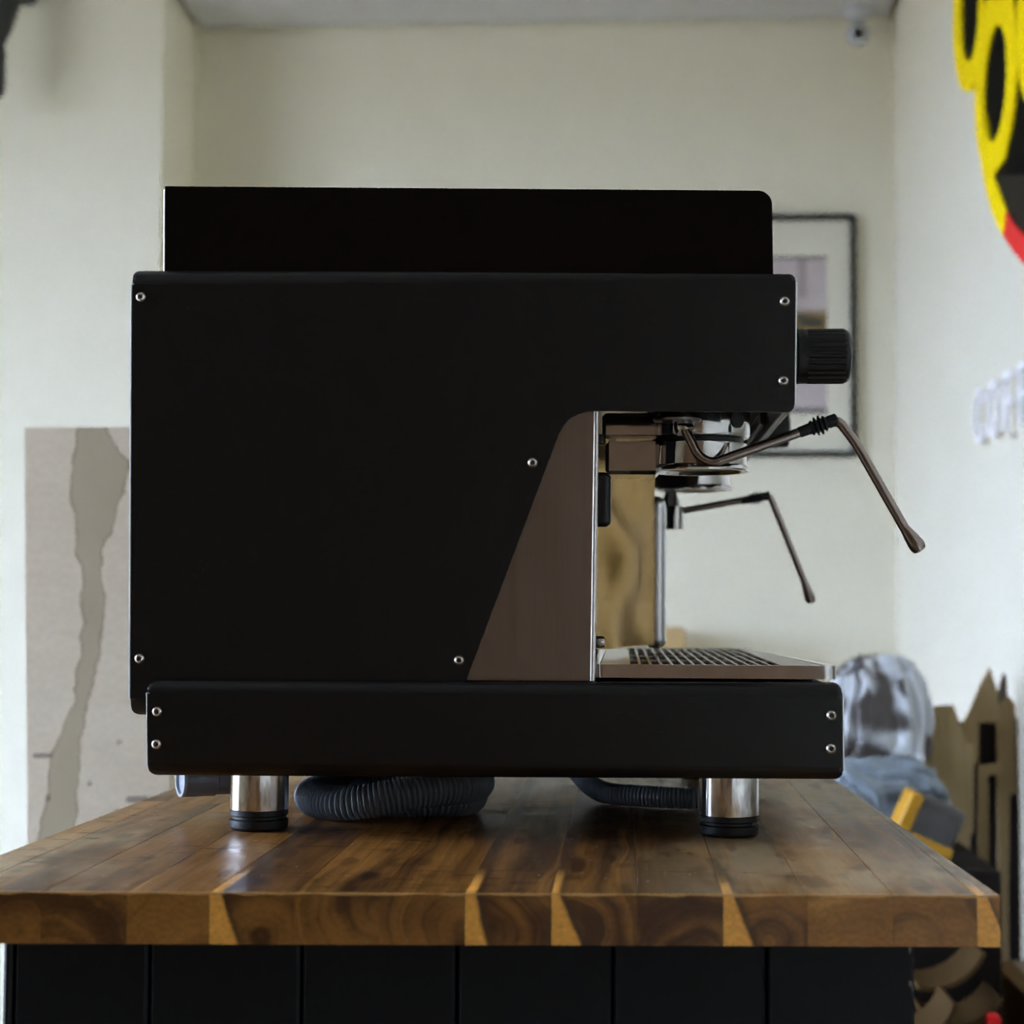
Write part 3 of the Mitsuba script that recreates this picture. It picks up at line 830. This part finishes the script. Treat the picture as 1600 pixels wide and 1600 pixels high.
scene['mat_yellow'] = pr((1.0, 0.77, 0.0), 0.6, spec=0.05)
scene['mat_red'] = pr((0.80, 0.022, 0.022), 0.5, spec=0.15)
scene['mat_sign_black'] = pr((0.002, 0.002, 0.0022), 0.6, spec=0.03)
scene['mat_sign_grey'] = pr((0.022, 0.019, 0.014), 0.6, spec=0.05)
tag('emblem_sign', 'black emblem with thick yellow rings and a red lower arc, high on the right wall', 'sign')
ring1 = EMB(ell(190, 80, 84, 440, 0.03)).buffer(0.0001)
hole1 = EMB(ell(198, 60, 50, 292, 0.03))
ring2 = EMB(ell(352, 430, 116, 560, 0.055))
hole2 = EMB(ell(346, 472, 63, 335, 0.06))
outer_left = [(237, 420), (237, 520), (241, 620), (250, 750), (262, 880), (280, 1000), (303, 1110), (330, 1205), (358, 1275), (390, 1338)]
tail = EMB(outer_left + [(398, 1290), (410, 1200), (335, 995), (400, 900), (430, 700)])
ring3 = EMB(ell(585, 60, 116, 560, 0.05))
hole3 = EMB(ell(590, 60, 63, 400, 0.05))
red = EMB([(390, 1338), (398, 1290), (410, 1200), (450, 1275), (509, 1338), (600, 1400), (720, 1445), (860, 1450), (860, 1620), (700, 1600), (580, 1555), (509, 1502), (445, 1425)])
grey = EMB([(335, 995), (410, 1200), (450, 1275), (509, 1338), (600, 1400), (720, 1445), (860, 1450), (860, 1000)])
plate = EMB([(300, -200), (860, -200), (860, 1010), (335, 1000), (300, 700), (250, 480), (160, 440), (150, -200)])
XE = XR - 0.03
add('emblem_sign__backing', extr(plate, 0.025, yz(XR - 0.026)), 'mat_sign_black')
add('emblem_sign__grey_field', extr(grey, 0.025, yz(XR - 0.027)), 'mat_sign_grey', label='dark grey field')
yel = ring1.difference(hole1).difference(ring2.buffer(0.004))
add('emblem_sign__yellow_ring', extr(yel, 0.028, yz(XE)), 'mat_yellow', label='yellow ring, upper left')
add('emblem_sign__yellow_ring_001', extr(ring2.union(tail).difference(hole2).difference(red), 0.028, yz(XE - 0.001)), 'mat_yellow', label='yellow ring running down into a point')
add('emblem_sign__yellow_ring_002', extr(ring3.difference(hole3), 0.028, yz(XE)), 'mat_yellow', label='yellow ring at the edge of the view')
add('emblem_sign__red_arc', extr(red, 0.028, yz(XE)), 'mat_red', label='red arc')

scene['mat_letter'] = pr((0.86, 0.86, 0.90), 0.35)
tag('wall_lettering', 'raised white letters spelling COFFEE on the right wall under the emblem', 'lettering')
lh = 0.104
zl = atx(1591, 672, XR)[2]
yL = [atx(x, 640, XR - 0.02)[1] for x in (1520, 1541, 1567, 1589)]
dl = 0.118
yL += [yL[3] - dl, yL[3] - 2 * dl]
for ch, y in zip('COFFEE', yL):
    m = meshkit.text_mesh(ch, lh, 0.010)
    v = np.array(m.vertices)
    v[:, 0] -= v[:, 0].min()
    nv = np.stack([XR - 0.010 - v[:, 2], y - v[:, 0], zl + v[:, 1]], 1)
    add(nth('wall_lettering__letter'), fixed(trimesh.Trimesh(nv, m.faces, process=False)), 'mat_letter')
for y in (yL[2] - 0.02, yL[3] - 0.03):
    add(nth('wall_lettering__pin'), lathe([(0, 0), (0.006, 0), (0.006, 0.012), (0, 0.012)], V(XR, y, zl - 0.008), (-1, 0, 0), 16), 'mat_steel_plain', 30)

# ------------------------------------------------------------------ cardboard and bags by the right wall


def card_fn(p, n, uv):
    c = mix((0.27, 0.19, 0.088), (0.36, 0.26, 0.13), fbm(p.x * 6, p.y * 6, p.z * 6, 3))
    return c * (0.95 + 0.1 * noise(p.x * 400, p.y * 400, p.z * 8))


scene['mat_card'] = two(pr(proc(card_fn), 0.75, spec=0.2))
scene['mat_card_black'] = two(pr((0.012, 0.009, 0.007), 0.8, spec=0.15))
scene['mat_card_curl'] = two(pr((0.06, 0.033, 0.010), 0.75, spec=0.2))  # carton brown darkened to hold the shadow below the bench end
scene['mat_card_dark'] = two(pr((0.10, 0.075, 0.05), 0.8, spec=0.2))


def sheet(pts, Y, label, t=0.008, turn=0.0, mat='mat_card', down=True):
    """A flattened carton standing on the floor; its upper outline is given, it leans a little."""
    q = [at(a, b, Y) for a, b in pts]
    pl = [(p[0], p[2]) for p in q]
    if down:
        pl = pl + [(pl[-1][0], 0.0), (pl[0][0], 0.0)]
    pg = Polygon(pl).buffer(0)
    m = extr(pg, t, xz(Y))
    if turn:
        v = np.array(m.vertices)
        c = v[:, 0].min()
        v[:, 1] += (v[:, 0] - c) * math.tan(turn)
        m = trimesh.Trimesh(v, m.faces, process=False)
    add(nth('flattened_carton'), m, mat, label=label, cat='cardboard', group='flattened cartons by the right wall')


sheet([(1443, 1108), (1466, 1103), (1490, 1102), (1500, 1130), (1511, 1160), (1522, 1163), (1521, 1302), (1508, 1305), (1507, 1400)], 2.99, 'front flattened brown carton of the heap, its broad face touching the plastic bags')
sheet([(1505, 1128), (1513, 1116), (1535, 1065), (1547, 1043), (1558, 1078), (1562, 1118), (1557, 1129), (1530, 1129), (1529, 1192), (1516, 1198), (1515, 1500)], 3.05, 'flattened brown carton with a tall pointed flap, highest of the heap')
sheet([(1558, 1122), (1563, 1101), (1577, 1088), (1587, 1100), (1588, 1240), (1578, 1242), (1576, 1400)], 3.085, 'flattened brown carton of the heap closest to the right wall')
sheet([(1529, 1197), (1564, 1193), (1566, 1209), (1544, 1212), (1545, 1300), (1546, 1500)], 3.01, 'narrow hooked strip of brown carton framing the dark gap of the heap')
sheet([(1551, 1112), (1568, 1052), (1573, 1056), (1576, 1120), (1578, 1300)], 3.18, 'grey-brown carton sheet peeking out behind the tall pointed flap', mat='mat_card_dark')
sheet([(1440, 1140), (1500, 1128), (1590, 1122), (1593, 1300)], 3.115, 'added blackish sheet standing in for the shade in the gaps of the heap', mat='mat_card_black', t=0.006)  # added sheet: its near-black colour plays the shade between the cartons

# curled carton pieces under the bench end
def curl(px, py, Y, rad, a0, a1, w, label, tilt):
    c = at(px, py, Y)
    th = np.linspace(a0, a1, 20)
    o = [(rad * math.cos(t), rad * math.sin(t)) for t in th] + [((rad - 0.006) * math.cos(t), (rad - 0.006) * math.sin(t)) for t in th[::-1]]
    m = extr(Polygon(o), w, lambda a, b, h: np.stack([a, h - w / 2, b], 1))
    m.apply_transform(trimesh.transformations.rotation_matrix(tilt, [0, 1, 0]))
    m.apply_translation(c)
    add(nth('carton_strip'), m, 'mat_card_curl', 40, label=label, cat='cardboard', group='curled carton strips below the bench end')


curl(1440, 1440, 2.59, 0.085, -1.5, -0.15, 0.12, 'upper curled strip of carton below the right end of the bench', 0.25)
curl(1480, 1508, 2.59, 0.075, -2.1, -0.4, 0.12, 'lowest curled strip of carton below the right end of the bench', 0.1)
curl(1414, 1540, 2.47, 0.06, -1.2, -0.1, 0.12, 'small curled strip of carton tight against the black boards', 0.1)


# plastic wrapped bundles
def bundle(px, py, Y, rx, ry, rz, seed, folds, amp, top=1.0, lean=0.0, slant=0.0):
    """A bag with gathered folds: a squarish lump whose surface is pleated along its height."""
    m = trimesh.creation.icosphere(subdivisions=6)
    v = np.array(m.vertices)
    th, h = np.arctan2(v[:, 1], v[:, 0]), v[:, 2]
    w = np.sign(v) * np.abs(v) ** 0.62
    n1 = meshkit.fbm(v * V(2.0, 2.0, 1.0) + seed * 7.3, 3, seed) - 0.5
    ph = th * folds + slant * h * 5 + 6 * n1
    pleat = np.abs(np.sin(ph)) ** 0.7 - 0.6
    fine = meshkit.fbm(v * V(9, 9, 5) + seed, 3, seed + 5) - 0.5
    edge = 1 - 0.6 * np.abs(h) ** 3
    k = 1 + amp * (1.6 * n1 + 0.55 * pleat * edge + 0.5 * fine)
    w = w * k[:, None] * V(rx, ry, rz)
    taper = 1 + (top - 1) * np.clip((h + 1) / 2, 0, 1)
    w[:, 0] *= taper
    w[:, 1] *= taper
    w[:, 0] += lean * (h + 1) / 2
    return trimesh.Trimesh(w + at(px, py, Y), m.faces, process=False)


def plastic_fn(tone, dark, a, b, sx, sz):
    def fn(p, n, uv):
        f = fbm(p.x * sx + 3 * noise(p.z * 9, p.x * 6), p.y * sx, p.z * sz, 3)
        s_ = smoothstep(a, b, f)
        fold = smoothstep(0.60, 0.72, fbm(p.x * 40 + p.z * 14, p.y * 30, p.z * 10, 2))
        return mix(mix(tone, dark, s_), mi.Color3f(tone) * 1.25, fold * 0.8)
    return fn


scene['mat_bag'] = pr(proc(plastic_fn((0.60, 0.63, 0.66), (0.07, 0.058, 0.052), 0.45, 0.54, 21, 7)), 0.28, spec=0.6)
scene['mat_bag_blue'] = pr(proc(plastic_fn((0.24, 0.29, 0.34), (0.09, 0.105, 0.125), 0.46, 0.60, 9, 17)), 0.28, spec=0.6)
add('plastic_bag', bundle(1366, 1122, 3.02, 0.098, 0.072, 0.104, 3, 6, 0.24, 0.66, 0.008), 'mat_bag', True, label='clear plastic bag bulging with dark contents, upper bundle right of the machine base', cat='plastic bag')
add('plastic_bag_001', bundle(1396, 1252, 2.88, 0.104, 0.058, 0.068, 8, 4, 0.24, 0.74, -0.015, 1.2), 'mat_bag_blue', True, label='bluish plastic bag slumped below the bag of dark contents', cat='plastic bag')
# what they rest on
p0, p1 = at(1290, 1315, 2.95), at(1505, 1345, 2.95)
add('storage_crate', cbox(p0[0], p1[0], 2.655, 2.975, 0.0, p0[2], 0.004), 'mat_card_black', label='crate under the plastic bags behind the bench, coloured black for the shade there', cat='crate')  # crate blackened to give the shaded ground below the bags
scene['mat_dark_cloth'] = pr(proc(lambda p, n, uv: mix((0.045, 0.042, 0.04), (0.10, 0.095, 0.09), fbm(p.x * 30, p.y * 30, p.z * 30, 2))), 0.5)
tag('tape_pack', 'dark grey pack with two amber yellow bands wedged beside the bags', 'pack')
pk = trimesh.creation.box((0.085, 0.07, 0.085))
pk = tri(man(rbox(-0.043, 0.043, -0.035, 0.035, -0.043, 0.043, 0.012)))
M4 = trimesh.transformations.rotation_matrix(0.42, [0, 1, 0])
cpk = at(1447, 1290, 2.72)
pk.apply_transform(M4)
pk.apply_translation(cpk)
add('tape_pack__body', pk, 'mat_dark_cloth', 40)
scene['mat_amber'] = pr((0.60, 0.30, 0.012), 0.35)
for (a0, a1, b0, b1) in ((-0.0455, -0.024, -0.0455, 0.040), (-0.024, 0.0455, -0.038, -0.014)):
    m = rbox(a0, a1, -0.0375, 0.0375, b0, b1, 0.006, 12)
    m.apply_transform(M4)
    m.apply_translation(cpk)
    add(nth('tape_pack__band'), m, 'mat_amber', 40, label='amber yellow band')
# carton at the bottom right
q0 = at(1552, 1500, 3.0)
m = cbox(q0[0], XR - 0.002, 2.45, 3.02, 0.0, q0[2] - 0.004, 0.003)
scene['mat_card_orange'] = two(pr(proc(lambda p, n, uv: mix((0.22, 0.125, 0.045), (0.27, 0.16, 0.065), fbm(p.x * 6, p.y * 6, p.z * 6, 3))), 0.7, spec=0.2))
tag('floor_carton', 'orange-brown closed carton on the floor at the foot of the right wall', 'box')
add('floor_carton__box', m, 'mat_card_orange')
scene['mat_seam'] = pr((0.42, 0.34, 0.24), 0.4)
add('floor_carton__tape', bx((q0[0] + XR) / 2 - 0.012, (q0[0] + XR) / 2 + 0.012, 2.452, 3.018, q0[2] - 0.0045, q0[2] - 0.0032), 'mat_seam', label='pale tape along the lid')
rp_ = at(1553, 1590, 2.43)
bz = 0.500
b0 = at(1400, 1500, 2.50)[0]
add('scrap_bin', cbox(b0, rp_[0] + 0.022, 2.41, 2.65, 0.0, bz, 0.004), 'mat_card_black', label='dark low bin below the right bench end, curled carton strips lying on it', cat='bin')
add('red_block', rbox(rp_[0] - 0.009, rp_[0] + 0.008, 2.42, 2.445, bz, rp_[2] + 0.004, 0.004, 12), 'mat_red', 40, label='small red item beside the orange-brown carton at the bottom right', cat='item')
# tan carton behind the drip tray
t0, t1 = at(930, 982, 4.25), at(1071, 982, 4.25)
tag('tall_carton', 'tan carton by the back wall, its top just showing behind the drip tray', 'box')
add('tall_carton__box', cbox(t0[0], t1[0], 4.25, 4.55, 0.0, t0[2], 0.003), 'mat_tan')
scene['mat_tan'] = pr((0.52, 0.36, 0.17), 0.7, spec=0.2)
add('tall_carton__tape', bx((t0[0] + t1[0]) / 2 - 0.025, (t0[0] + t1[0]) / 2 + 0.025, 4.2485, 4.40, t0[2] - 0.06, t0[2] + 0.0008), 'mat_seam', label='tape over the lid')
